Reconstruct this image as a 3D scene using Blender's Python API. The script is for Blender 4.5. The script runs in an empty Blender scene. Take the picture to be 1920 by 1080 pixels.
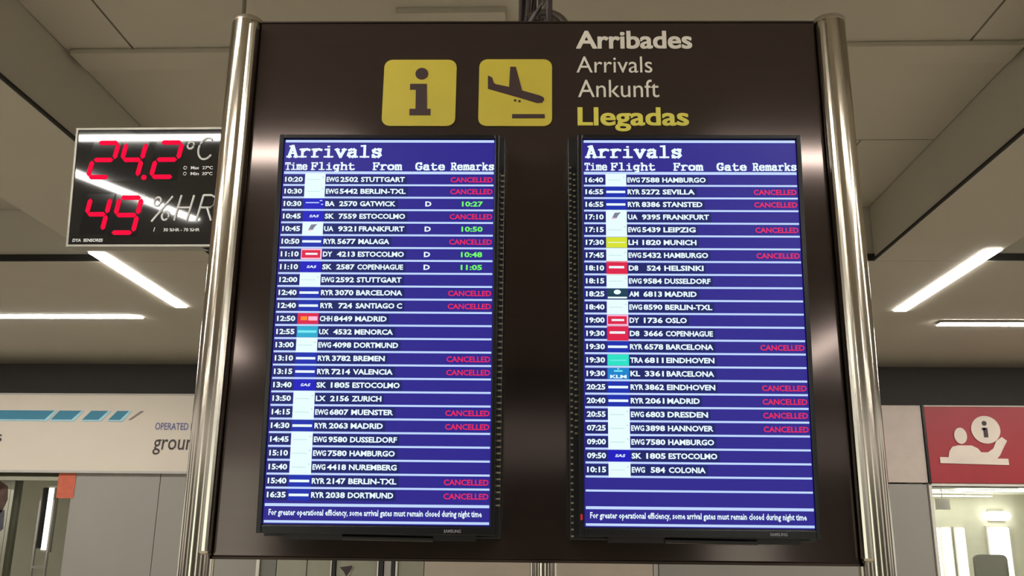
import bpy, math, random
from mathutils import Matrix, Vector
random.seed(4)
SC = bpy.context.scene
COL = SC.collection

# ------------------------------------------------------------------ camera
CZ = 1.6                                   # eye height; floor is z = 0
PHI = 0.0167                               # the sign stands turned by about one degree in the hall
def cam_axes(yaw, pitch, roll):
    cy, sy, cp, sp = math.cos(yaw), math.sin(yaw), math.cos(pitch), math.sin(pitch)
    f = Vector((sy*cp, cy*cp, sp)); r = Vector((cy, -sy, 0)); u = r.cross(f)
    cr, sr = math.cos(roll), math.sin(roll)
    return cr*r + sr*u, -sr*r + cr*u, f
r_, u_, f_ = cam_axes(-0.023 - PHI, 0.2652, 0.011)
cd = bpy.data.cameras.new('camera'); cam = bpy.data.objects.new('camera', cd); COL.objects.link(cam)
cd.sensor_width = 36; cd.lens = 1735/1920*36; cd.clip_start = .05; cd.clip_end = 200
cam.matrix_world = Matrix(((r_.x, u_.x, -f_.x, 0), (r_.y, u_.y, -f_.y, 0), (r_.z, u_.z, -f_.z, CZ), (0, 0, 0, 1)))
SC.camera = cam
# ------------------------------------------------------------------ world and exposure
w = bpy.data.worlds.new('hall_ambience'); SC.world = w; w.use_nodes = True
w.node_tree.nodes['Background'].inputs[0].default_value = (1.0, .95, .87, 1)
w.node_tree.nodes['Background'].inputs[1].default_value = 0.92
SC.view_settings.view_transform = 'Standard'; SC.view_settings.look = 'None'
SC.view_settings.exposure = 0.0; SC.view_settings.gamma = 1.0; SC.view_settings.use_curve_mapping = False
STRIP = 58.0                                # brightness of the fluorescent strips

# ------------------------------------------------------------------ materials
def s2l(c):
    c = c/255
    return c/12.92 if c <= .04045 else ((c+.055)/1.055)**2.4
def rgb(r, g, b): return (s2l(r), s2l(g), s2l(b), 1)
def mat(name, col, rough=.6, metal=0., var=.06, scale=6., stretch=None, bump=0., spec=.5):
    m = bpy.data.materials.new(name); m.use_nodes = True; nt = m.node_tree; b = nt.nodes['Principled BSDF']
    b.inputs['Roughness'].default_value = rough; b.inputs['Metallic'].default_value = metal
    b.inputs['Specular IOR Level'].default_value = spec
    tc = nt.nodes.new('ShaderNodeTexCoord'); mp = nt.nodes.new('ShaderNodeMapping'); nz = nt.nodes.new('ShaderNodeTexNoise')
    nt.links.new(tc.outputs['Object'], mp.inputs[0]); nt.links.new(mp.outputs[0], nz.inputs['Vector'])
    if stretch: mp.inputs['Scale'].default_value = stretch
    nz.inputs['Scale'].default_value = scale; nz.inputs['Detail'].default_value = 3
    rp = nt.nodes.new('ShaderNodeValToRGB'); nt.links.new(nz.outputs['Fac'], rp.inputs[0])
    a, c = rp.color_ramp.elements
    a.position, c.position = .3, .7
    a.color = tuple(v*(1-var) for v in col[:3]) + (1,); c.color = tuple(min(1, v*(1+var)) for v in col[:3]) + (1,)
    nt.links.new(rp.outputs[0], b.inputs['Base Color'])
    if bump:
        bp = nt.nodes.new('ShaderNodeBump'); bp.inputs['Strength'].default_value = bump; bp.inputs['Distance'].default_value = .002
        nt.links.new(nz.outputs['Fac'], bp.inputs['Height']); nt.links.new(bp.outputs[0], b.inputs['Normal'])
    return m
def glow(name, col, strength=1., base=.01, rough=.35):
    m = bpy.data.materials.new(name); m.use_nodes = True; b = m.node_tree.nodes['Principled BSDF']
    b.inputs['Base Color'].default_value = (base, base, base, 1); b.inputs['Roughness'].default_value = rough
    b.inputs['Specular IOR Level'].default_value = .3
    b.inputs['Emission Color'].default_value = col; b.inputs['Emission Strength'].default_value = strength
    return m
def glass(name, tint=(1, 1, 1, 1), refl=.08):
    m = bpy.data.materials.new(name); m.use_nodes = True; nt = m.node_tree; nt.nodes.clear()
    o = nt.nodes.new('ShaderNodeOutputMaterial'); mx = nt.nodes.new('ShaderNodeMixShader'); fr = nt.nodes.new('ShaderNodeFresnel')
    t = nt.nodes.new('ShaderNodeBsdfTransparent'); g = nt.nodes.new('ShaderNodeBsdfGlossy')
    t.inputs[0].default_value = tint; g.inputs['Roughness'].default_value = .03; fr.inputs[0].default_value = 1.45
    nt.links.new(fr.outputs[0], mx.inputs[0]); nt.links.new(t.outputs[0], mx.inputs[1]); nt.links.new(g.outputs[0], mx.inputs[2])
    nt.links.new(mx.outputs[0], o.inputs[0]); return m
M = dict(
 ceiling=mat('ceiling_paint', rgb(184, 178, 164), .75, var=.03, scale=1.2),
 gap=mat('shadow_gap', rgb(26, 23, 18), .8),
 floor=mat('floor_tile', rgb(190, 182, 166), .3, var=.08, scale=2),
 dark=mat('dark_fascia', rgb(50, 44, 40), .6),
 sign=mat('brown_satin_metal', rgb(72, 61, 57), .105, metal=.6, var=.05, scale=3, stretch=(1, 1, 14)),
 steel=mat('polished_steel', rgb(200, 190, 175), .15, metal=1, var=.03, scale=2, stretch=(8, 8, .4)),
 steel2=mat('brushed_steel', rgb(205, 198, 185), .2, metal=1, var=.03, scale=2, stretch=(8, 8, .4)),
 steelcap=mat('steel_cap', rgb(190, 180, 165), .3, metal=.9),
 edge=mat('brown_edge', rgb(58, 46, 38), .4, metal=.5),
 yellow=mat('pictogram_yellow', rgb(205, 186, 62), .5, var=.05, scale=9),
 picto=mat('pictogram_brown', rgb(62, 40, 40), .5),
 ivory=mat('lettering_ivory', rgb(232, 224, 210), .5),
 yletter=mat('lettering_yellow', rgb(232, 220, 90), .5),
 black=mat('black_plastic', rgb(11, 11, 13), .35),
 bezel=mat('bezel_black', rgb(9, 10, 15), .25),
 slot=mat('slot_metal', rgb(170, 160, 140), .4, metal=.6),
 grey=mat('brand_grey', rgb(130, 130, 140), .5),
 alum=mat('aluminium', rgb(150, 146, 136), .35, metal=.7),
 dispface=mat('glossy_black_face', rgb(24, 24, 28), .035, var=.25, scale=14, spec=1.0),
 unlit=mat('unlit_segment', rgb(26, 26, 28), .06),
 white=mat('white_print', rgb(248, 248, 248), .4),
 board=mat('white_board', rgb(214, 204, 190), .55, var=.02, scale=2),
 teal=mat('teal_print', rgb(45, 125, 155), .5), ltblue=mat('pale_blue_print', rgb(165, 210, 225), .5),
 taupe=mat('taupe_print', rgb(130, 118, 112), .5), purple=mat('violet_print', rgb(90, 95, 150), .5), ink=mat('dark_ink', rgb(60, 45, 48), .5),
 doorgrey=mat('grey_door', rgb(150, 147, 140), .5, var=.03, scale=2), doorgrey2=mat('grey_door_dim', rgb(118, 117, 110), .5, var=.03),
 greenish=mat('greenish_panel', rgb(152, 152, 134), .5, var=.04), beige=mat('beige_panel', rgb(186, 174, 158), .5, var=.03),
 palegrey=mat('pale_grey_panel', rgb(182, 178, 172), .5, var=.03), pink=mat('pale_panel', rgb(192, 178, 168), .5),
 whitepost=mat('white_post', rgb(220, 215, 205), .4), blackpost=mat('black_post', rgb(20, 19, 18), .4),
 orange=mat('orange_sticker', rgb(196, 96, 72), .6, var=.12, scale=20),
 red=mat('red_board', rgb(158, 46, 54), .45, var=.05, scale=3), redwhite=mat('red_board_print', rgb(222, 208, 195), .5),
 redpink=mat('pink_print', rgb(215, 120, 120), .5), redorange=mat('orange_print', rgb(205, 105, 60), .5),
 cream=mat('cream_wall', rgb(236, 236, 216), .7, var=.04), oliv=mat('olive_frame', rgb(120, 116, 92), .6),
 pipe=mat('conduit_brown', rgb(78, 68, 56), .4), cable=mat('cable_plum', rgb(58, 46, 46), .5), cable2=mat('cable_pale', rgb(120, 110, 108), .45),
 skin=mat('poster_face', rgb(110, 84, 74), .7, var=.3, scale=12), postergrey=mat('poster_shirt', rgb(110, 108, 118), .7, var=.2, scale=10),
 lamp=glow('strip_light', (1, .965, .90, 1), STRIP, base=.8),
 lamp2=glow('office_strip', (1, 1, .92, 1), 6.0, base=.8), pane_glow=glow('window_and_bay_glow', (.95, 1, .86, 1), 2.6, base=.7),  # window glow, shared with the glowing bays added behind the viewer
 s_blue=glow('screen_blue', rgb(36, 26, 138)), s_navy=glow('screen_navy', rgb(4, 22, 98)),
 s_white=glow('screen_white', (.80, .95, 1.0, 1), 1.05), s_line=glow('screen_rule', (.52, .68, 1.0, 1)),
 s_red=glow('screen_red', (.82, .012, .085, 1)), s_green=glow('screen_green', (.16, .95, .12, 1)),
 t_white=glow('tile_white', (.80, .97, .98, 1)), t_faint=glow('tile_faint', (.5, .75, .74, 1)), t_royal=glow('tile_royal', rgb(0, 38, 172)),
 t_deep=glow('tile_deep_blue', rgb(2, 2, 190)), t_red=glow('tile_red', rgb(222, 20, 70)), t_pink=glow('tile_pink', rgb(255, 190, 215)),
 t_orange=glow('tile_orange', rgb(255, 140, 40)), t_cyan=glow('tile_cyan', rgb(30, 170, 205)), t_ltcyan=glow('tile_pale_cyan', rgb(120, 235, 245)),
 t_yellow=glow('tile_yellow', rgb(215, 225, 40)), t_teal=glow('tile_teal', rgb(8, 60, 80)), t_mint=glow('tile_mint', rgb(30, 225, 195)),
 t_sky=glow('tile_sky', rgb(0, 130, 205)), t_grey=glow('tile_grey', rgb(120, 125, 150)),
 led=glow('led_red', (1.0, .0, .045, 1), 1.0), pilot=glow('pilot_red', (.55, .01, .02, 1)),
 pane=glass('window_glass'),
)
bs = M['sign'].node_tree.nodes['Principled BSDF']; bs.inputs['Coat Weight'].default_value = .0; bs.inputs['Coat Roughness'].default_value = .07
bl = M['led'].node_tree.nodes['Principled BSDF']; bl.inputs['Specular IOR Level'].default_value = 0
WM = {}                                   # world matrix of every thing's root
I4 = Matrix.Identity(4)
CAMT = Matrix.Translation((0, 0, CZ))
SIGN = CAMT @ Matrix.Rotation(PHI, 4, 'Z')      # sign frame: x right, y away, z up from eye height

# ------------------------------------------------------------------ mesh builder
class MB:
    def __init__(s): s.v = []; s.f = []; s.m = []; s.s = []; s.k = 0; s.mats = []
    def use(s, m):
        m = M[m]
        if m not in s.mats: s.mats.append(m)
        s.k = s.mats.index(m); return s
    def add(s, vs, fs, smooth=False):
        n = len(s.v); s.v += [Vector(p) for p in vs]
        for f in fs: s.f.append([n+i for i in f]); s.m.append(s.k); s.s.append(smooth)
        return s
    def box(s, x0, x1, y0, y1, z0, z1):
        v = [(x, y, z) for x in (x0, x1) for y in (y0, y1) for z in (z0, z1)]
        return s.add(v, [(0, 1, 3, 2), (4, 6, 7, 5), (0, 4, 5, 1), (2, 3, 7, 6), (0, 2, 6, 4), (1, 5, 7, 3)])
    def prism(s, pts, y0, y1):             # outline in x/z pushed from y0 (front) to y1
        n = len(pts)
        v = [(x, y0, z) for x, z in pts] + [(x, y1, z) for x, z in pts]
        return s.add(v, [tuple(range(n)), tuple(range(2*n-1, n-1, -1))] + [(i, i+n, (i+1) % n+n, (i+1) % n) for i in range(n)])
    def tube(s, path, r, n=12, caps=True):
        P = [Vector(p) for p in path]; rings = []
        for i, p in enumerate(P):
            d = (P[min(i+1, len(P)-1)] - P[max(i-1, 0)]).normalized()
            a = d.cross(Vector((0, 0, 1)) if abs(d.z) < .9 else Vector((1, 0, 0))).normalized(); b = d.cross(a)
            rr = r[i] if isinstance(r, (list, tuple)) else r
            rings.append([p + (a*math.cos(2*math.pi*k/n) + b*math.sin(2*math.pi*k/n))*rr for k in range(n)])
        vs = [q for g in rings for q in g]; fs = []
        for i in range(len(P)-1):
            for k in range(n): fs.append((i*n+k, i*n+(k+1) % n, (i+1)*n+(k+1) % n, (i+1)*n+k))
        s.add(vs, fs, True)
        if caps: s.add(rings[0], [tuple(range(n))[::-1]]); s.add(rings[-1], [tuple(range(n))])
        return s
    def disc(s, cx, cz, rx, y0, y1, rz=None, n=24):
        rz = rz or rx
        return s.prism([(cx+rx*math.cos(2*math.pi*k/n), cz+rz*math.sin(2*math.pi*k/n)) for k in range(n)], y0, y1)
    def build(s, name, parent=None, space=I4, bevel=0):
        W = WM[parent] if parent is not None else None
        X = (W.inverted() @ space) if W else space
        me = bpy.data.meshes.new(name); me.from_pydata([X @ p for p in s.v], [], s.f)
        for m in s.mats: me.materials.append(m)
        me.polygons.foreach_set('material_index', s.m); me.polygons.foreach_set('use_smooth', s.s); me.update()
        o = bpy.data.objects.new(name, me); COL.objects.link(o)
        if parent is not None: o.parent = parent; WM[o] = W
        else: WM[o] = I4
        if bevel:
            b = o.modifiers.new('bevel', 'BEVEL'); b.width = bevel; b.segments = 2; b.limit_method = 'ANGLE'
        return o
def thing(name, label, cat, base, group=None):
    o = bpy.data.objects.new(name, None); COL.objects.link(o); o.matrix_world = base; o.empty_display_size = .1
    WM[o] = base.copy(); return tag(o, label, cat, group)
def tag(o, label, cat, group=None):
    o['label'] = label; o['category'] = cat
    if group: o['group'] = group
    return o
def struct(o): o['kind'] = 'structure'; return o
def tr(x, y, z): return Matrix.Translation((x, y, z))
def rrect(x0, x1, z0, z1, r, n=5):
    p = []
    for cx, cz, a in ((x1-r, z1-r, 0), (x0+r, z1-r, 90), (x0+r, z0+r, 180), (x1-r, z0+r, 270)):
        for k in range(n+1):
            t = math.radians(a+90*k/n); p.append((cx+r*math.cos(t), cz+r*math.sin(t)))
    return p

# ------------------------------------------------------------------ text as thin meshes
_cache = {}
def glyphs(body, bold=0., res=3):
    key = (body, bold, res)
    if key in _cache: return _cache[key]
    c = bpy.data.curves.new('t', 'FONT'); c.body = body; c.offset = bold; c.resolution_u = res; c.fill_mode = 'FRONT'
    o = bpy.data.objects.new('t', c)
    me = o.to_mesh()
    v = [(p.co.x, p.co.y) for p in me.vertices]; f = [tuple(p.vertices) for p in me.polygons]
    o.to_mesh_clear(); bpy.data.objects.remove(o); bpy.data.curves.remove(c)
    xs = [p[0] for p in v]; _cache[key] = (v, f, min(xs), max(xs)); return _cache[key]
CAPH = {}
def caph(bold, res=3):
    if bold not in CAPH:
        v = glyphs('H', bold, res)[0]; CAPH[bold] = (min(p[1] for p in v), max(p[1] for p in v))
    return CAPH[bold]
def text(mb, body, x0, z0, h, y, x1=None, bold=0., kx=1., slant=0., res=3):
    """front-facing letters: left x0, baseline z0, cap height h, fitted to x1 or scaled by kx"""
    v, f, a, b = glyphs(body, bold, res); lo, hi = caph(bold, res); sz = h/(hi-lo)
    sx = (x1-x0)/(b-a) if x1 is not None else sz*kx
    mb.add([(x0+(px-a)*sx+slant*(pz-lo)*sz, y, z0+(pz-lo)*sz) for px, pz in v], f)
    return x0+(b-a)*sx
SLAB = {   # strokes of a slab-serif typewriter face on a 6 x 10 grid
 'A': [[(1, 0), (2.9, 9.3)], [(3.1, 9.3), (5.1, 0)], [(1.6, 3.1), (4.5, 3.1)], [(0, 0), (2.2, 0)], [(3.9, 0), (6.1, 0)], [(1.4, 9.2), (3.2, 9.2)]],
 'r': [[(1.8, 0), (1.8, 6.5)], [(.5, 6.4), (1.8, 6.4)], [(.4, 0), (3.8, 0)], [(1.8, 4.6), (3, 6.1), (4.2, 6.6), (5.6, 6)]],
 'i': [[(3, 0), (3, 6.5)], [(1.1, 6.4), (3, 6.4)], [(.7, 0), (5.3, 0)], [(2.6, 9), (3.3, 9)]],
 'v': [[(.9, 6.4), (3, .2)], [(3, .2), (5.1, 6.4)], [(0, 6.4), (2.1, 6.4)], [(3.9, 6.4), (6, 6.4)]],
 'a': [[(1, 5.8), (2.2, 6.5), (3.6, 6.4), (4.4, 5.5), (4.4, 0), (5.7, 0)], [(4.4, 3.8), (2.4, 3.8), (1, 3), (.8, 1.5), (1.6, .3), (3, .1), (4.4, 1.4)]],
 'l': [[(1.1, 9.6), (3, 9.6), (3, 0)], [(.7, 0), (5.3, 0)]],
 's': [[(5, 6.6), (4.9, 5.2)], [(4.9, 5.5), (3.8, 6.5), (2.2, 6.5), (1.2, 5.5), (1.5, 4.2), (3, 3.5), (4.6, 2.9), (5, 1.5), (4, .2), (2.2, .1), (1.1, 1.1)], [(1.1, 0), (1.1, 1.5)]],
 'T': [[(3, 0), (3, 9.3)], [(.5, 9.3), (5.5, 9.3)], [(.5, 9.3), (.5, 7.2)], [(5.5, 9.3), (5.5, 7.2)], [(1.4, 0), (4.6, 0)]],
 'm': [[(.8, 0), (.8, 6.4)], [(0, 6.4), (.8, 6.4)], [(.8, 5.4), (2.1, 6.5), (3, 5.6), (3, 0)], [(3, 5.4), (4.4, 6.5), (5.3, 5.6), (5.3, 0)], [(0, 0), (1.6, 0)], [(2.5, 0), (3.6, 0)], [(4.8, 0), (6.1, 0)]],
 'e': [[(.9, 3.4), (5.1, 3.4), (4.9, 5), (4, 6.4), (2.2, 6.4), (1, 5.2), (.8, 3.2), (1, 1.4), (2.2, .2), (4, .1), (5.2, .9)]],
 'F': [[(1.4, 0), (1.4, 9.3)], [(.4, 9.3), (5.4, 9.3), (5.4, 7.2)], [(1.4, 4.9), (4, 4.9)], [(4, 4), (4, 5.9)], [(.4, 0), (3.2, 0)]],
 'g': [[(4.4, 5.2), (3, 6.4), (1.6, 6), (.8, 4.6), (.8, 2.4), (1.6, .9), (3, .6), (4.4, 1.9)], [(5.7, 6.4), (4.4, 6.4), (4.4, -1.2), (3.4, -2.4), (1.6, -2.4)]],
 'h': [[(1.1, 0), (1.1, 9.6)], [(.2, 9.6), (1.1, 9.6)], [(1.1, 5), (2.8, 6.5), (4.4, 6), (4.9, 4.8), (4.9, 0)], [(.2, 0), (2.2, 0)], [(3.9, 0), (5.9, 0)]],
 't': [[(2, 8.6), (2, 1.2), (3, .1), (4.2, .1), (5.4, .8)], [(.5, 6.2), (5, 6.2)]],
 'o': [[(3, 6.5), (1.4, 5.8), (.7, 4.2), (.7, 2.4), (1.4, .8), (3, .1), (4.6, .8), (5.3, 2.4), (5.3, 4.2), (4.6, 5.8), (3, 6.5)]],
 'G': [[(5, 9.4), (5, 7.2)], [(5, 7.8), (3.9, 9.2), (2.2, 9.2), (1, 7.8), (.6, 5), (.9, 1.8), (2.2, .2), (3.9, .2), (5, 1.4), (5, 4.2)], [(3.2, 4.2), (6, 4.2)]],
 'R': [[(1.3, 0), (1.3, 9.3)], [(.3, 9.3), (3.6, 9.3), (4.8, 8.4), (4.8, 6), (3.6, 4.8), (1.3, 4.8)], [(3.2, 4.8), (5, 0), (6, 0)], [(.3, 0), (2.6, 0)]],
 'k': [[(1.3, 0), (1.3, 9.6)], [(.4, 9.6), (1.3, 9.6)], [(1.3, 2.6), (4.6, 6.4)], [(2.6, 3.9), (4.9, 0)], [(3.6, 6.4), (5.5, 6.4)], [(.4, 0), (2.2, 0)], [(3.9, 0), (5.8, 0)]],
}
def slab(mb, body, x0, x1, z0, h, y, wt=1.1):
    n = len(body); pitch = (x1-x0)/n; sx = pitch/6.6; sz = h/9.8
    for i, ch in enumerate(body):
        if ch not in SLAB: continue
        ox = x0+i*pitch+.3*sx
        for st in SLAB[ch]:
            for (ax, az), (bx, bz) in zip(st, st[1:]):
                a = Vector((ox+ax*sx, z0+az*sz)); b = Vector((ox+bx*sx, z0+bz*sz)); d = b-a
                if d.length < 1e-6: continue
                d.normalize(); nn = Vector((-d.y, d.x))
                hw = wt*.5*(sx*abs(nn.x)+sz*abs(nn.y)); e = d*hw*.8
                q = [a-e+nn*hw, a-e-nn*hw, b+e-nn*hw, b+e+nn*hw]
                mb.add([(p.x, y, p.y) for p in q], [(0, 1, 2, 3)])

# ================================================================== THE HALL (z given from the eye, +CZ)
LOW, HI = 1.9, 2.3
struct(MB().use('floor').box(-16, 16, -14, 24, -CZ-.1, -CZ).build('floor', space=CAMT))
ceil = struct(MB().use('gap').box(-16, 16, -14, 10.6, HI+.03, HI+.1).build('ceiling', space=CAMT))
LB = (-3.2, -2.37); RB = (2.28, 3.04)      # the two long beams left and right of the raised bay
YB = 6.27                                  # near face of the cross beam
def panel(x0, x1, y0, y1, z0=HI, z1=HI+.03, name='ceiling_panel'):
    g = .006
    return MB().use('ceiling').box(x0+g, x1-g, y0+g, y1-g, z0, z1).build(name, ceil, CAMT)
for y0, y1 in ((-8, -5), (-5, -2), (1.45, 2.75), (2.75, 4.07)):
    for x0, x1 in ((LB[1], -2.03), (-2.03, 2.0), (2.0, RB[0])): panel(x0, x1, y0, y1)
for y0, y1 in ((4.07, 5.12), (5.12, YB)):
    panel(LB[1], RB[0] if y0 < 5 else 1.85, y0, y1)
    if y0 > 5: panel(1.85, RB[0], y0, y1)
for y0, y1 in ((-8, -5), (-5, -2), (-2, 1), (1, 4), (4, YB)):
    for x0, x1 in ((-12, -9), (-9, -6), (-6, LB[0]), (RB[1], 6), (6, 9), (9, 12)): panel(x0, x1, y0, y1)
MB().use('ceiling').box(LB[1]+.03, RB[0]-.03, 3.99, 4.16, HI-.03, HI-.001).build('ceiling_rib', ceil, CAMT, bevel=.004)
# long beams, cross beams; each keeps a dark shadow gap low on the faces that look into the raised bays
for x0, x1 in (LB, RB):
    MB().use('ceiling').box(x0, x1, -9, YB, LOW, HI+.03).build('ceiling_beam', ceil, CAMT, bevel=.004)
MB().use('ceiling').box(-12, 12, YB+.006, 8.02, LOW, HI+.03).build('ceiling_beam', ceil, CAMT, bevel=.004)
MB().use('ceiling').box(-12, 12, 8.04, 10.45, LOW+.02, HI+.03).build('ceiling_beam', ceil, CAMT)
MB().use('ceiling').box(LB[1]+.004, RB[0]-.004, -1.9, 1.4, LOW, HI+.03).build('ceiling_beam', ceil, CAMT)
g = .016
for x, s in ((LB[1], 1), (RB[0], -1)):
    MB().use('gap').box(min(x, x+s*g), max(x, x+s*g), 1.42, YB, LOW+.002, LOW+.016).build('shadow_gap', ceil, CAMT)
for x0, x1 in ((-12, LB[0]), (LB[1], RB[0]), (RB[1], 12)):
    MB().use('gap').box(x0, x1, YB-g, YB, LOW+.002, LOW+.05).build('shadow_gap', ceil, CAMT)

# fluorescent strips, each one a thing
def strip(x0, x1, y0, y1, label, z=LOW, grp='fluorescent ceiling strips', mt='lamp', hou=True):
    t = thing('ceiling_light', label, 'light', CAMT @ tr((x0+x1)/2, (y0+y1)/2, z), grp)
    MB().use(mt).box(x0-.004, x1+.004, y0-.006, y1+.006, z-.008, z+.006).build('diffuser', t, CAMT)
    if hou:
        e = .010
        MB().use('ceiling').box(x0-e, x1+e, y0-e, y1+e, z-.001, z+.012).build('housing', t, CAMT)
    return t
strip(-3.19, -3.10, 6.05, 7.60, 'slanting white ceiling strip just below the temperature display')
strip(2.93, 3.02, 6.00, 7.70, 'slanting white ceiling strip right of the arrivals sign')
strip(-8.4, -3.66, 7.93, 8.02, 'level white ceiling strip left of the arrivals sign, above the white fascia')
strip(3.50, 8.4, 8.16, 8.25, 'level white ceiling strip above the red information board')
strip(-3.33, -3.24, -1.80, .75, 'strip behind the viewer, mirrored as a slanting line in the temperature display')
strip(-2.75, -1.3, 1.36, 1.45, 'strip above the viewer, mirrored along the top of the temperature display')
strip(-2.2, -.9, -.04, .05, 'strip over the viewer, mirrored on the left of the brown sign panel')
strip(.9, 2.2, -.04, .05, 'strip over the viewer, mirrored on the right of the brown sign panel')
strip(-3.15, -3.06, -5.6, -4.0, 'long strip far behind the viewer on the left')
strip(2.95, 3.04, -5.6, -4.0, 'long strip far behind the viewer on the right')
strip(2.95, 3.04, -1.8, .75, 'long strip beside the viewer on the right')
strip(-8.4, -3.7, .9, .99, 'level strip left of the viewer')
strip(3.7, 8.4, .9, .99, 'level strip right of the viewer')
strip(-8.4, -3.7, -6.1, -6.01, 'level strip far behind the viewer on the left')
strip(3.7, 8.4, -6.1, -6.01, 'level strip far behind the viewer on the right')

# ------------------------------------------------------------------ end of the hall, 10 m away
struct(MB().use('dark').box(-12, 12, 10.45, 10.55, .6, HI).build('wall_back', space=CAMT))
YW = 10.0
wall = struct(MB().use('gap').box(-3.5, 3.3, YW+.06, YW+.10, -CZ, 1.4).build('wall_front', space=CAMT))
def wp(x0, x1, m, z0=-CZ, z1=.60, y=YW, d=.05, name='wall_panel'):
    return MB().use(m).box(x0+.004, x1-.004, y, y+d, z0, z1).build(name, wall, CAMT)
wp(-5.12, -4.16, 'doorgrey', z1=.64); wp(-4.16, -3.86, 'doorgrey', z1=.64); wp(-3.86, -3.04, 'doorgrey', z1=.64)
wp(-3.04, -3.0, 'whitepost', y=YW-.03); wp(-3.0, -2.83, 'doorgrey2'); wp(-2.83, -2.51, 'greenish'); wp(-2.51, -2.26, 'greenish', y=YW+.01)
wp(-2.26, -2.24, 'whitepost', y=YW-.02); wp(-2.24, -2.20, 'blackpost', y=YW-.02); wp(-2.20, -1.775, 'greenish')
wp(-1.775, -1.75, 'whitepost', y=YW-.02); wp(-1.75, -1.70, 'blackpost', y=YW-.02); wp(-1.70, -1.62, 'palegrey'); wp(-1.62, -1.58, 'blackpost', y=YW-.02)
wp(-1.58, -1.55, 'whitepost', y=YW-.02); wp(-1.55, -1.28, 'greenish'); wp(-1.28, 1.09, 'beige'); wp(1.09, 1.146, 'palegrey', y=YW+.01)
wp(1.146, 3.30, 'doorgrey')
wp(3.30, 3.955, 'doorgrey', z1=.600); wp(3.30, 3.965, 'pink', z0=.616, z1=1.42, y=YW-.02, d=.06)
wp(-2.88, 3.28, 'beige', z0=.62, z1=1.40)
# folded arm sticker seen under the sign: a small dark bird-shaped mark on the pale door
mk = MB().use('ink'); zz = -.30
mk.prism([(-2.16, zz), (-2.03, zz+.02), (-2.05, zz-.03), (-2.09, zz-.09), (-2.115, zz-.045)], YW-.006, YW-.001)
mk.use('whitepost').tube([(-2.02, YW-.006, zz+.01), (-2.05, YW-.006, zz-.06), (-2.09, YW-.006, zz-.11), (-2.10, YW-.006, zz-.18)], .008, 6)
tag(mk.build('door_decal', space=CAMT), 'small dark curled mark on the pale door under the sign', 'sticker')

# wall behind the viewer: unseen grey and glowing bays added to streak the steel
wb = struct(MB().use('dark').box(-13, 13, -13.0, -12.9, -CZ, -CZ+.4).build('wall_behind', space=CAMT))
for k, (x0, x1, m_) in enumerate(((-12.8, -7.1, 'doorgrey2'), (-7.0, -4.6, 'pane_glow'), (-4.5, 3.4, 'doorgrey2'), (3.5, 4.6, 'pane_glow'), (4.7, 12.8, 'doorgrey2'))):
    MB().use(m_).box(x0, x1, -12.9, -12.8, -CZ, 1.3).build('reflection_bay', wb, CAMT)
for nm, xs in (('wall_left', -15), ('wall_right', 15)):
    ws = struct(MB().use('doorgrey2').box(xs-.1, xs, -12, 9, -CZ, -CZ+1.0).build(nm, space=CAMT))
    for y0, y1_, m_ in ((-11, -5, 'doorgrey2'), (-1.5, 1.0, 'doorgrey'), (4, 8, 'doorgrey2')):
        MB().use(m_).box(xs-.08, xs, y0, y1_, -CZ+1.0, 1.6).build('reflection_bay', ws, CAMT)  # unseen side bays, added to be mirrored in the steel posts

# left office: fascia board
fa = thing('fascia_board', 'white fascia board with teal stripe and dark lettering, left of the sign', 'sign', CAMT @ tr(-5.2, YW, .65))
MB().use('board').box(-8.2, -2.9, 9.96, 10.055, .645, 1.50).build('board', fa, CAMT, bevel=.006)
MB().use('palegrey').box(-8.2, -2.9, 9.95, 9.965, .640, .665).build('lower_trim', fa, CAMT)
MB().use('palegrey').box(-8.2, -2.9, 9.95, 9.965, 1.485, 1.50).build('upper_trim', fa, CAMT)
y1 = 9.958
zt, zb = 1.310, 1.212
def stripe(a, b, c, d, m='teal', edge=True):
    s = MB().use(m).prism([(a, zt), (d, zb), (c, zb), (b, zt)], y1-.004, y1)
    if edge: s.use('ltblue').prism([(d, zb), (d-.004, zb-.018), (c+.03, zb-.018), (b+.03, zt), (b, zt), (c, zb)], y1-.004, y1)
    s.build('teal_stripe' if m == 'teal' else 'thin_stripe', fa, CAMT)
stripe(-8.1, -5.40, -5.50, -8.1); stripe(-5.345, -5.10, -5.20, -5.43); stripe(-4.99, -4.80, -4.90, -5.08)
stripe(-4.70, -4.57, -4.66, -4.79); stripe(-4.44, -4.405, -4.54, -4.57, 'taupe', False)
t = MB().use('purple'); text(t, 'OPERATED BY', -4.262, 1.148-.04, .075, y1-.002, bold=.01, kx=.70); t.build('lettering', fa, CAMT)
t = MB().use('ink'); text(t, 'ground', -4.262, .895, .165, y1-.002, bold=.005, kx=.78, slant=.06); t.build('lettering', fa, CAMT)
t = MB().use('ink'); text(t, 's', -6.02, .968, .12, y1-.002, bold=.01, x1=-5.945); t.build('lettering', fa, CAMT)
o = MB().use('orange').prism(rrect(-5.275, -5.085, .375, .64, .02), YW-.008, YW-.002).build('door_sticker', space=CAMT)
tag(o, 'square orange sticker at the top corner of the grey door', 'sticker')
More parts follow.
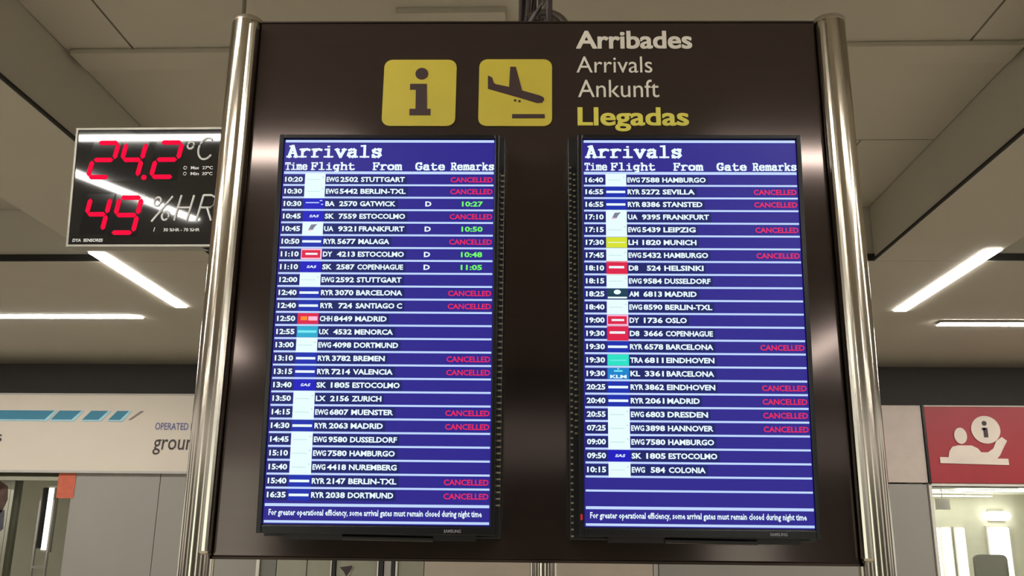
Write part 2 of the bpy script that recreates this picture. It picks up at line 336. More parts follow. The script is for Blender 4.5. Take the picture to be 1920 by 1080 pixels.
# left office glazing, open glass door, poster and lit back
wl = struct(MB().use('oliv').box(-8.2, -5.12, 10.12, 10.2, .60, .66).build('trim_1', space=CAMT))
lo = struct(MB().use('cream').box(-12, -5.0, 14.0, 14.1, -CZ, 1.0).build('wall_office_left', space=CAMT))
struct(MB().use('cream').box(-12, -4.95, 10.2, 14.0, .95, 1.0).build('ceiling_office_left', space=CAMT))
struct(MB().use('greenish').box(-5.05, -5.0, 10.12, 14.0, -CZ, .95).build('wall_office_side', space=CAMT))
wn = struct(MB().use('greenish').box(-5.97, -5.86, 10.3, 10.36, -CZ, .62).box(-8.2, -5.13, 10.0, 10.06, .56, .60).build('window_1', space=CAMT))
MB().use('pane').box(-8.2, -5.81, 10.02, 10.03, -CZ, .56).build('pane', wn, CAMT)
MB().use('pane').box(-5.80, -5.13, 10.02, 10.03, -CZ, .56).build('pane', wn, CAMT)
dr = thing('glass_door', 'open glass door with pale metal frame beside the orange sticker', 'door', CAMT @ tr(-5.3, 9.9, -CZ))
MB().use('whitepost').box(-5.615, -5.595, 10.3, 10.33, -CZ, .50).build('door_frame', dr, CAMT)
MB().use('whitepost').box(-5.465, -5.445, 10.3, 10.33, -CZ, .50).build('door_frame', dr, CAMT)
MB().use('blackpost').box(-5.592, -5.558, 10.32, 10.36, -.15, .50).build('door_stile', dr, CAMT)
MB().use('whitepost').box(-5.595, -5.465, 10.3, 10.33, -.36, -.335).build('door_rail', dr, CAMT)
MB().use('pane').box(-5.595, -5.465, 10.31, 10.318, -CZ, .50).build('pane', dr, CAMT)
o = struct(MB().use('whitepost').box(-6.40, -6.27, 11.9, 11.95, -.22, .60).use('pane_glow').box(-6.38, -6.29, 11.89, 11.90, -.19, .57).build('window_2', space=CAMT))
strip(-5.9, -5.45, 11.2, 11.26, 'short strip in the ceiling of the left office', .72, 'office ceiling strips', 'lamp2')
strip(-8.0, -6.4, 11.6, 11.66, 'strip in the left office near the photo edge', .92, 'office ceiling strips', 'lamp2')
po = thing('poster', 'narrow poster with a face and grey clothing behind the left office glass', 'poster', CAMT @ tr(-5.95, 10.2, -CZ))
MB().use('cream').box(-6.35, -5.83, 10.14, 10.15, -.9, .57).build('sheet', po, CAMT)
MB().use('skin').prism([(-6.2, .50), (-6.0, .56), (-5.90, .5), (-5.885, .36), (-5.93, .22), (-6.1, .2)], 10.134, 10.139).build('portrait', po, CAMT)
MB().use('postergrey').prism([(-6.3, .22), (-5.9, .25), (-5.885, .05), (-5.95, 0), (-6.3, -.05)], 10.134, 10.139).build('portrait', po, CAMT)
MB().use('palegrey').prism([(-6.3, -.1), (-5.90, -.08), (-5.88, -.6), (-6.3, -.62)], 10.134, 10.139).build('portrait', po, CAMT)

# red information board and the lit office behind glass
rb = thing('information_board', 'red board with a white information desk pictogram, right of the sign', 'sign', CAMT @ tr(5, YW, .61))
MB().use('red').box(3.99, 8.2, 9.965, 10.1, .612, 1.42).build('board', rb, CAMT, bevel=.006)
MB().use('pink').box(3.99, 8.2, 9.955, 9.966, 1.405, 1.42).build('upper_trim', rb, CAMT)
MB().use('blackpost').box(3.967, 3.99, 9.96, 10.1, .60, 1.425).build('edge_trim', rb, CAMT)
y2 = 9.96
pc = MB().use('redwhite')
pc.prism([(4.10, .815), (4.80, .80), (4.80, .865), (4.10, .878)], y2-.006, y2)
pc.prism([(4.185, .86), (4.205, .94), (4.24, .985), (4.30, 1.0), (4.44, 1.0), (4.50, .97), (4.53, .93), (4.60, .93), (4.66, .97), (4.70, 1.05), (4.76, 1.09), (4.81, 1.05), (4.76, .97), (4.72, .90), (4.67, .85), (4.185, .85)], y2-.007, y2)
pc.disc(4.338, 1.10, .066, y2-.006, y2, .085)
ci = pc.build('pictogram', rb, CAMT)
cc = MB().use('redwhite').disc(4.605, 1.165, .150, y2-.006, y2, .145, 32).build('pictogram', rb, CAMT)
MB().use('ink').disc(4.595, 1.232, .025, y2-.010, y2-.006).box(4.578, 4.622, y2-.010, y2-.006, 1.085, 1.185).box(4.566, 4.60, y2-.010, y2-.006, 1.16, 1.185).build('letter', cc, CAMT)
for s_, m_, z_ in (('Atenció', 'redpink', 1.075), ('Atención', 'redorange', .965), ('Information', 'taupe', .845)):
    t = MB().use(m_); text(t, s_, 5.045, z_, .09, y2-.002, kx=1.0); t.build('lettering', rb, CAMT)
# office beyond
struct(MB().use('cream').box(3.4, 12, 17.0, 17.1, -CZ, 1.0).build('wall_office_right', space=CAMT))
struct(MB().use('cream').box(3.4, 12, 10.2, 17.0, .85, .95).build('ceiling_office_right', space=CAMT))
struct(MB().use('greenish').box(3.9, 3.95, 10.1, 17.0, -CZ, .85).build('wall_office_end', space=CAMT))
wr = struct(MB().use('whitepost').box(3.965, 3.995, 9.98, 10.06, -CZ, .61).box(3.995, 8.2, 9.98, 10.06, .585, .61).build('window_3', space=CAMT))
MB().use('pane').box(3.995, 8.2, 10.01, 10.02, -CZ, .585).build('pane', wr, CAMT)
for i, (x0, x1, y0, y1_, z) in enumerate(((5.8, 6.7, 15.6, 15.72, .82), (6.5, 7.9, 15.2, 15.32, .82), (6.15, 7.9, 13.3, 13.42, .84), (7.2, 8.9, 14.6, 14.72, .84), (6.3, 7.6, 16.5, 16.6, .80), (5.0, 6.0, 12.0, 12.12, .84))):
    strip(x0, x1, y0, y1_, ['leftmost lit strip in the ceiling of the right office', 'middle lit strip in the ceiling of the right office', 'lit strip in the right office nearest the red board',
          'lit strip in the right office toward the photo edge', 'farthest lit strip in the right office', 'near lit strip hidden high in the right office'][i], z, 'office ceiling strips', 'lamp2', False)
for n_, (x0, x1, z0, z1) in enumerate(((6.66, 6.80, -1.4, .27), (6.86, 7.0, -1.4, .27), (7.10, 7.24, -1.4, .27), (7.66, 8.0, -1.4, .28), (8.6, 9.4, -1.4, .30))):
    struct(MB().use('whitepost').box(x0-.03, x1+.03, 16.93, 16.99, z0-.03, z1+.03).use('pane_glow').box(x0, x1, 16.90, 16.93, z0, z1).build('window_%d' % (n_+4), space=CAMT))
l = thing('wall_lamp', 'bright oval wall lamp above the window in the right office', 'lamp', CAMT @ tr(7.85, 16.95, .48))
MB().use('lamp2').prism(rrect(7.66, 8.05, .42, .55, .06), 16.86, 16.95).build('diffuser', l, CAMT)
MB().use('whitepost').box(7.70, 8.0, 16.94, 16.99, .40, .57).build('housing', l, CAMT)
c_ = thing('office_chair', 'grey high-backed office chair behind the right office glass', 'chair', CAMT @ tr(7.15, 15.9, -CZ))
MB().use('greenish').prism(rrect(6.62, 7.12, -1.0, -.15, .08), 15.2, 15.27).build('backrest', c_, CAMT)
MB().use('greenish').box(6.62, 7.12, 14.8, 15.3, -1.12, -1.02).build('seat', c_, CAMT)
MB().use('blackpost').tube([(6.87, 15.05, -1.12), (6.87, 15.05, -1.5)], .03, 10).build('column', c_, CAMT)
for k in range(5):
    a = 2*math.pi*k/5
    MB().use('blackpost').tube([(6.87, 15.05, -1.5), (6.87+.3*math.cos(a), 15.05+.3*math.sin(a), -1.58)], .02, 8).build('leg', c_, CAMT)
l = thing('hanging_sign', 'small pale sign hanging from the right office ceiling', 'sign', CAMT @ tr(6.6, 15.4, .6))
MB().use('whitepost').box(6.20, 6.42, 15.4, 15.43, .53, .70).build('plate', l, CAMT)
MB().use('whitepost').tube([(6.31, 15.415, .70), (6.31, 15.415, .85)], .008, 6).build('rod', l, CAMT)
f_o = thing('desk_fan', 'round pale desk fan at the right photo edge behind glass', 'fan', CAMT @ tr(5.9, 11.4, -CZ+.75))
MB().use('palegrey').disc(5.66, -.37, .11, 11.0, 11.06, .12, 28).build('fan_guard', f_o, CAMT)
MB().use('grey').disc(5.66, -.37, .03, 10.97, 11.0).build('hub', f_o, CAMT)
MB().use('palegrey').tube([(5.66, 11.05, -.49), (5.66, 11.05, -.85)], .015, 8).build('stand', f_o, CAMT)
tb = thing('office_desk', 'pale desk carrying the round fan in the right office', 'desk', CAMT @ tr(5.9, 11.1, -CZ))
MB().use('palegrey').box(5.0, 7.0, 10.7, 11.4, -.88, -.85).build('desk_top', tb, CAMT)
for x in (5.05, 6.9):
    for y in (10.75, 11.3): MB().use('alum').box(x, x+.05, y, y+.05, -CZ, -.88).build('leg', tb, CAMT)

# ================================================================== THE ARRIVALS SIGN
base = SIGN @ tr(.005, 2.2, -CZ)
sg = thing('arrivals_sign', 'tall dark brown arrivals sign on polished steel posts with yellow pictograms', 'sign', base)
PL, PR, PB, PT = -.7326, .7432, -.045, 1.332
MB().use('sign').box(PL, PR, 2.2, 2.235, PB, PT).build('sign_panel', sg, SIGN, bevel=.003)
MB().use('edge').box(PL, PR, 2.198, 2.237, PB-.006, PB).build('panel_edge', sg, SIGN)
MB().use('edge').box(PL, PR, 2.198, 2.237, PT, PT+.004).build('panel_edge', sg, SIGN)
for x, s in ((-.7735, 1), (.7870, -1)):
    post = MB().use('steel').tube([(x, 2.215, -CZ), (x, 2.215, 1.335)], .041, 64).build('post', sg, SIGN)
    MB().use('steelcap').tube([(x, 2.215, 1.333), (x, 2.215, 1.343), (x, 2.215, 1.347)], [.0425, .0425, .038], 40).build('post_cap', post, SIGN)
    xi = PL-.0125 if s == 1 else PR+.0125
    MB().use('steel2').box(xi-.0115, xi+.0115, 2.168, 2.20, PB+.004, PT-.01).build('edge_profile', sg, SIGN, bevel=.008)
    MB().use('steelcap').tube([(x, 2.215, -CZ), (x, 2.215, -CZ+.02)], .09, 40).build('base_plate', sg, SIGN)
MB().use('steel').tube([(.028, 2.215, -CZ), (.028, 2.215, PB-.006)], .031, 48).build('post', sg, SIGN)
MB().use('steelcap').tube([(.028, 2.215, -CZ), (.028, 2.215, -CZ+.02)], .08, 40).build('base_plate', sg, SIGN)
yp = 2.197
def outline_ring(x0, x1, z0, z1, r, wd, m, name, par, y):
    a = rrect(x0, x1, z0, z1, r); b = rrect(x0+wd, x1-wd, z0+wd, z1-wd, r-wd*.6); n = len(a)
    s = MB().use(m); s.add([(p[0], y, p[1]) for p in a]+[(p[0], y, p[1]) for p in b], [(i, (i+1) % n, n+(i+1) % n, n+i) for i in range(n)])
    return s.build(name, par, SIGN)
ic = MB().use('yellow').prism(rrect(-.3940, -.2028, 1.0306, 1.2210, .022), yp, 2.2).build('information_pictogram', sg, SIGN)
i_ = MB().use('picto').disc(-.2940, 1.1797, .0168, yp-.0015, yp-.0002)
i_.prism([(-.3236, 1.1502), (-.3236, 1.1338), (-.3080, 1.1338), (-.3070, 1.0785), (-.3225, 1.0785), (-.3223, 1.0608), (-.2675, 1.0608), (-.2675, 1.0785), (-.2771, 1.0785), (-.2800, 1.1502)], yp-.0015, yp-.0002)
i_.build('letter', ic, SIGN)
pl = MB().use('yellow').prism(rrect(-.1430, .0483, 1.0308, 1.2223, .022), yp, 2.2).build('landing_pictogram', sg, SIGN)
a_ = MB().use('picto')
a_.prism([(-.1197, 1.1740), (-.1088, 1.1687), (-.1040, 1.1530), (-.0985, 1.1490), (-.0632, 1.1413), (.0160, 1.1170), (.0255, 1.1120), (.0282, 1.1053), (.0225, 1.0965), (.0091, 1.0955), (-.0300, 1.1085), (-.1191, 1.1363)], yp-.0015, yp-.0002)
a_.prism([(-.0640, 1.1380), (-.0616, 1.1995), (-.0470, 1.1995), (-.0290, 1.1280)], yp-.0017, yp-.0002)
a_.disc(-.048, 1.1030, .0032, yp-.0015, yp-.0002, n=12); a_.disc(-.0363, 1.1005, .0032, yp-.0015, yp-.0002, n=12)
a_.build('aeroplane', pl, SIGN)
MB().use('picto').box(-.0552, .0293, yp-.0015, yp-.0002, 1.0524, 1.0636).build('runway_bar', pl, SIGN)
for s_, x0, x1, z0, z1, b_, m_ in (('Arribades', .1118, .4182, 1.2537, 1.3060, .012, 'ivory'), ('Arrivals', .1113, .3124, 1.1835, 1.2300, 0, 'ivory'),
        ('Ankunft', .1149, .3283, 1.1128, 1.1620, 0, 'ivory'), ('Llegadas', .1143, .4011, 1.0326, 1.0840, .012, 'yletter')):
    t = MB().use(m_)
    for k, (dx, dz) in enumerate(((-1, -1), (1, -1), (1, 1), (-1, 1)) if b_ else ((0, 0),)): text(t, s_, x0+.0012*(1+dx), z0+.0006*(1+dz), z1-z0-.0012*bool(b_), yp+.001-.0003*k, x1=x1-.0012*(1-dx), bold=b_, res=6)
    t.build('lettering', sg, SIGN)

# cables and conduit rising from the sign to the ceiling
cb = thing('cable_bundle', 'tangle of dark cables rising from the top of the sign to the ceiling', 'cable', SIGN @ tr(.0, 2.28, PT))
for k in range(11):
    x0 = random.uniform(-.055, .05); pts = []
    for j in range(9):
        q = j/8
        pts.append((x0*(1-.3*q)+.03*q+.012*math.sin(5*q+k), 2.28+.02*math.sin(3*q+k*1.3), PT-.02+q*(HI+.03-PT+.02)))
    MB().use('cable' if k % 3 else 'cable2').tube(pts, random.uniform(.004, .0085), 8).build('cable', cb, SIGN)
MB().use('cable2').tube([(-.03, 2.25, PT), (.0, 2.25, PT+.05), (.04, 2.25, PT+.13), (.05, 2.25, PT+.3)], .007, 8).build('cable', cb, SIGN)
MB().use('blackpost').tube([(-.022, 2.25, PT), (.008, 2.245, PT+.05), (.048, 2.245, PT+.13), (.06, 2.245, PT+.3)], .003, 8).build('cable', cb, SIGN)
arc = [(.03+.062*math.sin(a), 2.27, PT+.012+.060*math.cos(a)) for a in [math.pi*.5-k*math.pi*.75/10 for k in range(11)]]
MB().use('pipe').tube(arc[:], .012, 12).build('conduit', cb, SIGN)
MB().use('pipe').tube([(.03+.04*math.sin(a), 2.27, PT+.012+.046*math.cos(a)) for a in [math.pi*.5-k*math.pi*.7/8 for k in range(9)]], .009, 10).build('conduit', cb, SIGN)
MB().use('cable').prism([(-.068, PT), (-.068, PT+.030), (-.060, PT+.012), (-.048, PT+.004), (-.036, PT+.012), (-.030, PT+.028), (-.028, PT)], 2.24, 2.262).build('cable_clip', cb, SIGN)
jb = MB().use('ceiling').box(-.68, -.19, 3.66, 3.79, HI-.03, HI-.001).build('junction_box', space=CAMT)
tag(jb, 'flat beige box fixed to the ceiling above the sign, left of the cables', 'box')

# ------------------------------------------------------------------ the two arrivals screens
W_, H_ = .4896, .4896*16/9
TILT = .0745
LEFT = [('10:20','EWG','2502','STUTTGART','C'),('10:30','EWG','5442','BERLIN-TXL','C'),('10:30','BA','2570','GATWICK','10:27'),('10:45','SK','7559','ESTOCOLMO','C'),
 ('10:45','UA','9321','FRANKFURT','10:50'),('10:50','RYR','5677','MALAGA','C'),('11:10','DY','4213','ESTOCOLMO','10:48'),('11:10','SK','2587','COPENHAGUE','11:05'),
 ('12:00','EWG','2592','STUTTGART',''),('12:40','RYR','3070','BARCELONA','C'),('12:40','RYR','724','SANTIAGO C','C'),('12:50','CHH','8449','MADRID',''),
 ('12:55','UX','4532','MENORCA',''),('13:00','EWG','4098','DORTMUND',''),('13:10','RYR','3782','BREMEN','C'),('13:15','RYR','7214','VALENCIA','C'),
 ('13:40','SK','1805','ESTOCOLMO',''),('13:50','LX','2156','ZURICH',''),('14:15','EWG','6807','MUENSTER','C'),('14:30','RYR','2063','MADRID','C'),
 ('14:45','EWG','9580','DUSSELDORF',''),('15:10','EWG','7580','HAMBURGO',''),('15:40','EWG','4418','NUREMBERG',''),('15:40','RYR','2147','BERLIN-TXL','C'),('16:35','RYR','2038','DORTMUND','C')]
RIGHT = [('16:40','EWG','7588','HAMBURGO',''),('16:55','RYR','5272','SEVILLA','C'),('16:55','RYR','8386','STANSTED','C'),('17:10','UA','9395','FRANKFURT',''),
 ('17:15','EWG','5439','LEIPZIG','C'),('17:30','LH','1820','MUNICH',''),('17:45','EWG','5432','HAMBURGO','C'),('18:10','D8','524','HELSINKI',''),
 ('18:15','EWG','9584','DUSSELDORF',''),('18:25','AM','6813','MADRID',''),('18:40','EWG','8590','BERLIN-TXL',''),('19:00','DY','1736','OSLO',''),
 ('19:30','D8','3666','COPENHAGUE',''),('19:30','RYR','6578','BARCELONA','C'),('19:30','TRA','6811','EINDHOVEN',''),('19:30','KL','3361','BARCELONA',''),
 ('20:25','RYR','3862','EINDHOVEN','C'),('20:40','RYR','2061','MADRID','C'),('20:55','EWG','6803','DRESDEN','C'),('07:25','EWG','3898','HANNOVER','C'),
 ('09:00','EWG','7580','HAMBURGO',''),('09:50','SK','1805','ESTOCOLMO',''),('10:15','EWG','584','COLONIA','')]
BB = .034
CW = dict(zip('STUTTGART,BERLIN-TXL,GATWICK,ESTOCOLMO,FRANKFURT,MALAGA,COPENHAGUE,BARCELONA,SANTIAGO C,MADRID,MENORCA,DORTMUND,BREMEN,VALENCIA,ZURICH,MUENSTER,DUSSELDORF,HAMBURGO,NUREMBERG,SEVILLA,STANSTED,LEIPZIG,MUNICH,HELSINKI,OSLO,EINDHOVEN,DRESDEN,HANNOVER,COLONIA'.split(','),
  (.208, .214, .168, .215, .213, .145, .213, .213, .214, .145, .176, .202, .143, .181, .134, .189, .210, .203, .213, .150, .184, .149, .151, .180, .097, .216, .180, .202, .162)))
V0 = .0925; DV = (.9165-.0925)/24.1
def tile(code, S, T, par, v0, v1):
    """S(u), T(v) give x and z on the screen; v grows downward"""
    u0, u1 = .1045, .2015; y = -.0012; m = MB()
    R = lambda a, b, c, d, yy=y-.0004: m.add([(S(a), yy, T(c)), (S(b), yy, T(c)), (S(b), yy, T(d)), (S(a), yy, T(d))], [(3, 2, 1, 0)])
    hv = v1-v0; U = lambda k: u0+(u1-u0)*k; V = lambda k: v0+hv*k
    bg = dict(EWG='t_white', RYR='t_royal', BA='t_deep', SK='t_deep', UA='t_white', DY='t_pink', D8='t_red', CHH='t_red', UX='t_cyan', LX='t_white', LH='t_yellow', AM='t_teal', TRA='t_mint', KL='t_sky')[code]
    m.use(bg); R(u0, u1, v0, v1, y)
    if code in ('EWG', 'LX'):
        m.use('t_faint'); R(U(.1), U(.75), V(.50), V(.54)); R(U(.86), U(.92), V(.26), V(.36))
    elif code == 'RYR': m.use('s_white'); R(U(.03), U(.94), V(.40), V(.62))
    elif code == 'BA': m.use('s_line'); R(U(.1), U(.75), V(.36), V(.46)); R(U(.78), U(.9), V(.16), V(.26)); R(U(.85), U(.95), V(.52), V(.62))
    elif code == 'SK': m.use('s_white'); text(m, 'SAS', S(U(.30)), T(V(.62)), .0062, y-.0004, x1=S(U(.76)), bold=.03, slant=.2, res=1)
    elif code == 'UA':
        m.use('t_grey'); m.add([(S(U(a)), y-.0004, T(V(b))) for a, b in ((.28, .62), (.42, .2), (.72, .16), (.60, .36), (.5, .6))], [(0, 1, 2, 3, 4)])
        m.use('t_pink'); R(U(.3), U(.46), V(.55), V(.66))
    elif code == 'DY': m.use('t_red'); R(U(.04), U(.93), V(.13), V(.86)); m.use('s_white'); R(U(.22), U(.80), V(.40), V(.58), y-.0008)
    elif code == 'D8': m.use('s_white'); R(U(.12), U(.84), V(.36), V(.52))
    elif code == 'CHH': m.use('t_orange'); R(U(.15), U(.47), V(.3), V(.66)); m.use('t_pink'); R(U(.52), U(.95), V(.3), V(.68))
    elif code == 'UX': m.use('t_ltcyan'); R(U(.05), U(.93), V(.38), V(.6))
    elif code == 'LH': m.use('t_white'); R(U(.1), U(.9), V(.47), V(.54))
    elif code == 'AM':
        m.use('s_white'); m.prism([(S(U(.5+.17*math.cos(a))), T(V(.32+.22*math.sin(a)))) for a in [k*math.pi/6 for k in range(12)]], y-.0006, y-.0003); R(U(.05), U(.95), V(.76), V(.92))
    elif code == 'TRA': m.use('t_ltcyan'); R(U(.12), U(.88), V(.48), V(.56))
    elif code == 'KL':
        m.use('t_ltcyan'); R(U(.3), U(.7), V(.20), V(.34)); R(U(.46), U(.54), V(.02), V(.14)); m.use('s_white'); text(m, 'KLM', S(U(.12)), T(V(.93)), .0075, y-.0005, x1=S(U(.88)), bold=.03, res=1)
    m.build('airline_tile', par, WM[par])
def monitor(x0, z0, rows, label, boxx, leds):
    Y0 = 2.2-.15
    R0 = SIGN @ tr(x0, Y0, z0-H_*math.cos(TILT)) @ Matrix.Rotation(TILT, 4, 'X')      # origin: lower left corner of the picture
    tv = thing('arrivals_monitor', label, 'monitor', R0, 'arrivals monitors on the sign')
    L = R0
    S = lambda u: u*W_
    T = lambda v: (1-v)*H_
    # casing
    b = .011
    MB().use('bezel').prism(rrect(-b-.002, W_+b, -.020, H_+b, .004, 2), .004, .050).build('casing', tv, L, bevel=.002)
    fr = MB().use('bezel')
    for a in ((-b-.002, -.002, -.020, H_+b), (W_+.001, W_+b, -.020, H_+b)): fr.box(a[0], a[1], -.006, .006, a[2], a[3])
    for a in ((-.020, -.003), (H_+.002, H_+b)): fr.box(-.002, W_+.001, -.006, .006, a[0], a[1])
    fr.build('bezel', tv, L, bevel=.0015)
    t = MB().use('grey'); text(t, 'SAMSUNG', W_*.80, -.0150, .0065, -.0068, x1=W_*.875, bold=.02); t.build('lettering', tv, L)
    MB().use('black').tube([(W_*.35, .01, -.028), (W_*.75, .012, -.030)], .006, 8).build('cable', tv, L)
    MB().use('black').box(.05, W_-.03, .012, .03, -.034, -.018).build('lower_bracket', tv, L)
    # mounting box on the panel with its two columns of perforation
    (bx0, bx1, bz0, bz1, cols) = boxx
    MB().use('black').box(bx0, bx1, 2.10, 2.198, bz0, bz1).build('mounting_box', tv, SIGN, bevel=.002)
    MB().use('black').box(bx0+.08, bx0+.16, 2.04, 2.12, .3, .75).box(bx1-.16, bx1-.08, 2.04, 2.12, .3, .75).build('tilt_bracket', tv, SIGN)
    pf = MB().use('slot')
    for x, w2, za, zb_ in cols:
        k = 0; z = za
        while z < zb_:
            pf.box(x-w2, x+w2, 2.0975, 2.1005, z, z+.0038); z += .0142; k += 1
    pf.build('perforation', tv, SIGN)['kind'] = 'stuff'
    if leds: MB().use('pilot').box(-.010, -.006, -.0075, -.006, 0.014, .026).build('status_light', tv, L)
    # picture
    sc = MB().use('s_blue').box(-.001, W_, 0, .004, -.001, H_).build('screen', tv, L)
    q = lambda m, a, b_, c, d, y: m.add([(S(a), y, T(c)), (S(b_), y, T(c)), (S(b_), y, T(d)), (S(a), y, T(d))], [(3, 2, 1, 0)])
    def rule(v, h): q(m_ := MB().use('s_line'), .003, .997, v-h/2, v+h/2, -.0010); m_.build('rule_line', sc, L)
    rule(.0045, .007); rule(V0, .0075); rule(.9545, .0070); rule(.9950, .0060)
    h = MB().use('s_white'); slab(h, 'Arrivals', S(.010), S(.468), T(.0480), .0270, -.0010, 1.45); h.build('heading', sc, L)
    h = MB().use('s_white')
    for s_, a, c in (('Time', .006, .114), ('Flight', .128, .340), ('From', .4215, .563), ('Gate', .625, .768), ('Remarks', .793, 1.0)):
        slab(h, s_, S(a), S(c), T(.0835), .0168, -.0010, 1.5)
    h.build('column_headings', sc, L)
    for i in range(25):
        va = V0+DV*i+(.003 if i == 0 else 0); vb = V0+DV*(i+1)
        if i < 24: rule(vb, .0050)
        if i >= len(rows): continue
        tm, co, no, city, rem = rows[i]
        c = MB().use('s_navy'); cv = va+.005, vb-.004
        r = MB().use('s_white'); zb = T((va+vb)/2+.0068); hh = .0138*H_
        q(c, .004, .100, cv[0], cv[1], -.0004); c.build('text_halo', sc, L); c = MB().use('s_navy')  # dark halo around the letters, put in as navy cells
        t = MB().use('s_white'); text(t, tm, S(.010), zb, hh, -.0012, x1=S(.094), bold=BB, res=2); t.build('flight_time', sc, L)
        text(r, co, S(.207), zb, hh, -.0012, x1=S(.207+(.058 if len(co) == 3 else .044)), bold=BB, res=2)
        n4 = len(no) == 4
        text(r, no, S(.272 if n4 else .290), zb, hh, -.0012, x1=S(.3575 if n4 else .354), bold=BB, res=2)
        e = text(r, city, S(.370), zb, hh, -.0012, x1=S(.370+CW[city]), bold=BB, res=2)
        q(c, .204, e/W_+.01, cv[0], cv[1], -.0004)
        if rem and rem != 'C': t = MB().use('s_white'); text(t, 'D', S(.678), zb, hh, -.0012, x1=S(.707), bold=BB, res=2); t.build('gate_letter', sc, L)
        c.build('text_halo', sc, L); r.build('flight_row', sc, L)
        if rem == 'C':
            m = MB().use('s_red'); text(m, 'CANCELLED', S(.794), zb-.0005, hh*1.02, -.0012, x1=S(.993), bold=.022, res=2); m.build('cancelled_remark', sc, L)
        elif rem:
            m = MB().use('s_green'); text(m, rem, S(.850), zb, hh, -.0012, x1=S(.949), bold=BB, res=2); m.build('landed_time', sc, L)
        wt = co in ('EWG', 'UA', 'LX', 'D8')
        tile(co, S, T, sc, va-.0015 if wt else va+.003, vb+.0015 if wt else vb-.003)
    f = MB().use('s_white'); text(f, 'For greater operational efficiency, some arrival gates must remain closed during night time', S(.022), T(.9800), .0150*H_, -.0012, x1=S(.965), bold=.022, res=1)
    f.build('notice_line', sc, L)
    return tv
monitor(-.5791, .8957, LEFT, 'left blue arrivals screen, flights from 10:20 to 16:35', (-.590, -.0685, .001, .955, [(-.0735, .0044, .07, .865), (-.0822, .0026, .06, .86)]), False)
monitor(.1153, .8960, RIGHT, 'right blue arrivals screen with two empty rows at its foot', (.0845, .622, .001, .955, [(.0900, .0028, .006, .875), (.0995, .0028, .23, .868)]), True)

# ------------------------------------------------------------------ temperature and humidity display
TD = math.radians(5.5)
RD = CAMT @ tr(-1.794, 3.2, 1.494) @ Matrix.Rotation(TD, 4, 'X')          # origin: upper left corner of the face
td = thing('climate_display', 'black hanging temperature and humidity display with red digits 24.2 and 49', 'display', RD)
DW, DH = .640, .4480
MB().use('alum').box(-.008, DW+.008, .0, .075, -DH-.008, .008).build('housing', td, RD, bevel=.003)
MB().use('alum').box(-.008, DW+.008, -.006, 0, 0, .008).box(-.008, DW+.008, -.006, 0, -DH-.008, -DH).box(-.008, 0, -.006, 0, -DH, 0).box(DW, DW+.008, -.006, 0, -DH, 0).build('frame', td, RD)
MB().use('dispface').box(0, DW, -.002, 0, -DH, 0).build('display_face', td, RD)
SEG = dict(a=((0, 1), (1, 1)), b=((1, 1), (1, .5)), c=((1, .5), (1, 0)), d=((0, 0), (1, 0)), e=((0, .5), (0, 0)), f=((0, 1), (0, .5)), g=((0, .5), (1, .5)))
DIG = {'2': 'abged', '4': 'fgbc', '9': 'abfgcd'}
def digit(ch, x, z0, w, h, sl):
    def seg(k, th, y):
        (ax, az), (bx, bz) = SEG[k]
        P = lambda a, b: Vector((x+a*w+sl*(b*h), z0+b*h))
        a, b = P(ax, az), P(bx, bz); d = (b-a).normalized(); n = Vector((-d.y, d.x)); a = a+d*.003; b = b-d*.003; t_ = th/2
        return [a, a+d*t_+n*t_, b-d*t_+n*t_, b, b-d*t_-n*t_, a+d*t_-n*t_], y
    p = .014; back = MB().use('unlit').prism([(x-p, z0-p), (x+w+p, z0-p), (x+w+p+sl*h, z0+h+p), (x-p+sl*h, z0+h+p)], -.0024, -.0021)
    dg = back.build('digit', td, RD)
    for k in DIG[ch]:
        p, y = seg(k, .0172, -.004)
        MB().use('led').prism([(q.x, q.y) for q in p], -.0045, -.0021).build('segment', dg, RD)
    return dg
digit('2', .052, -.186, .082, .135, .20); digit('4', .165, -.186, .076, .135, .20)
dd = digit('2', .295, -.186, .085, .135, .20)
MB().use('led').disc(.268, -.188, .010, -.0045, -.0021).build('decimal_point', td, RD)
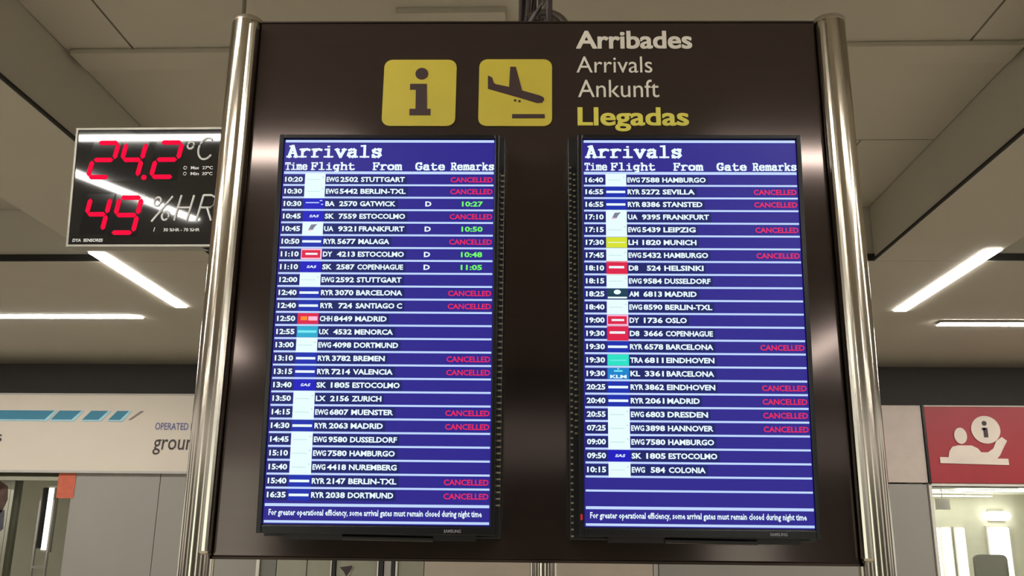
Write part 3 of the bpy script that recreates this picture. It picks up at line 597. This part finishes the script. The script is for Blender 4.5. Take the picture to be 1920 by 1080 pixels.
digit('4', .048, -.395, .076, .128, .18); digit('9', .158, -.402, .084, .135, .18)
def lab(s_, x0, x1, z0, h, sl=0., bold=0.):
    t = MB().use('white'); text(t, s_, x0, z0, h, -.0035, x1=x1, slant=sl, bold=bold); t.build('lettering', td, RD)
def strokes(paths, wd, name='symbol'):
    s = MB().use('white')
    for pth in paths: s.tube([(px, -.0032, pz) for px, pz in pth], wd, 6)
    return s.build(name, td, RD)
ell = lambda cx, cz, rx, rz, a0, a1, n=16, sl=.15: [(cx+rx*math.cos(math.radians(a0+(a1-a0)*k/n))+sl*rz*math.sin(math.radians(a0+(a1-a0)*k/n)), cz+rz*math.sin(math.radians(a0+(a1-a0)*k/n))) for k in range(n+1)]
strokes([ell(.440, -.062, .012, .014, 0, 360), ell(.500, -.076, .029, .042, 55, 325, 20)], .0042)
strokes([ell(.328, -.283, .013, .017, 0, 360), ell(.362, -.337, .013, .017, 0, 360), [(.385, -.262), (.310, -.360)],
         [(.418, -.258), (.396, -.356)], [(.466, -.258), (.444, -.356)], [(.408, -.306), (.455, -.306)],
         [(.502, -.258), (.480, -.356)], [(.502, -.258), (.532, -.258), (.548, -.268), (.546, -.292), (.530, -.306), (.492, -.306)], [(.518, -.306), (.536, -.356)]], .0042)
for z in (-.151, -.174):
    strokes([ell(.424, z, .006, .006, 0, 360, 10, 0)], .0016, 'pilot_mark')
    lab('Max' if z > -.16 else 'Min', .446, .478, z-.006, .012, bold=.03); lab('27ºC' if z > -.16 else '20ºC', .490, .530, z-.006, .012, bold=.02)
lab('30 %HR - 70 %HR', .358, .495, -.3975, .012, bold=.02); lab('DYA  SENSORES', .014, .129, -.4370, .012, .1, .03)
strokes([[(.324, -.382), (.321, -.398)]], .0016, 'pilot_mark')
MB().use('alum').tube([(.600, .035, .004), (.600, .035+.0, .82)], .008, 12).build('suspension_rod', td, RD)
MB().use('black').prism([(.50, -DH-.008), (.585, -DH-.008), (.585, -DH-.050), (.55, -DH-.028)], .02, .06).build('lower_bracket', td, RD)
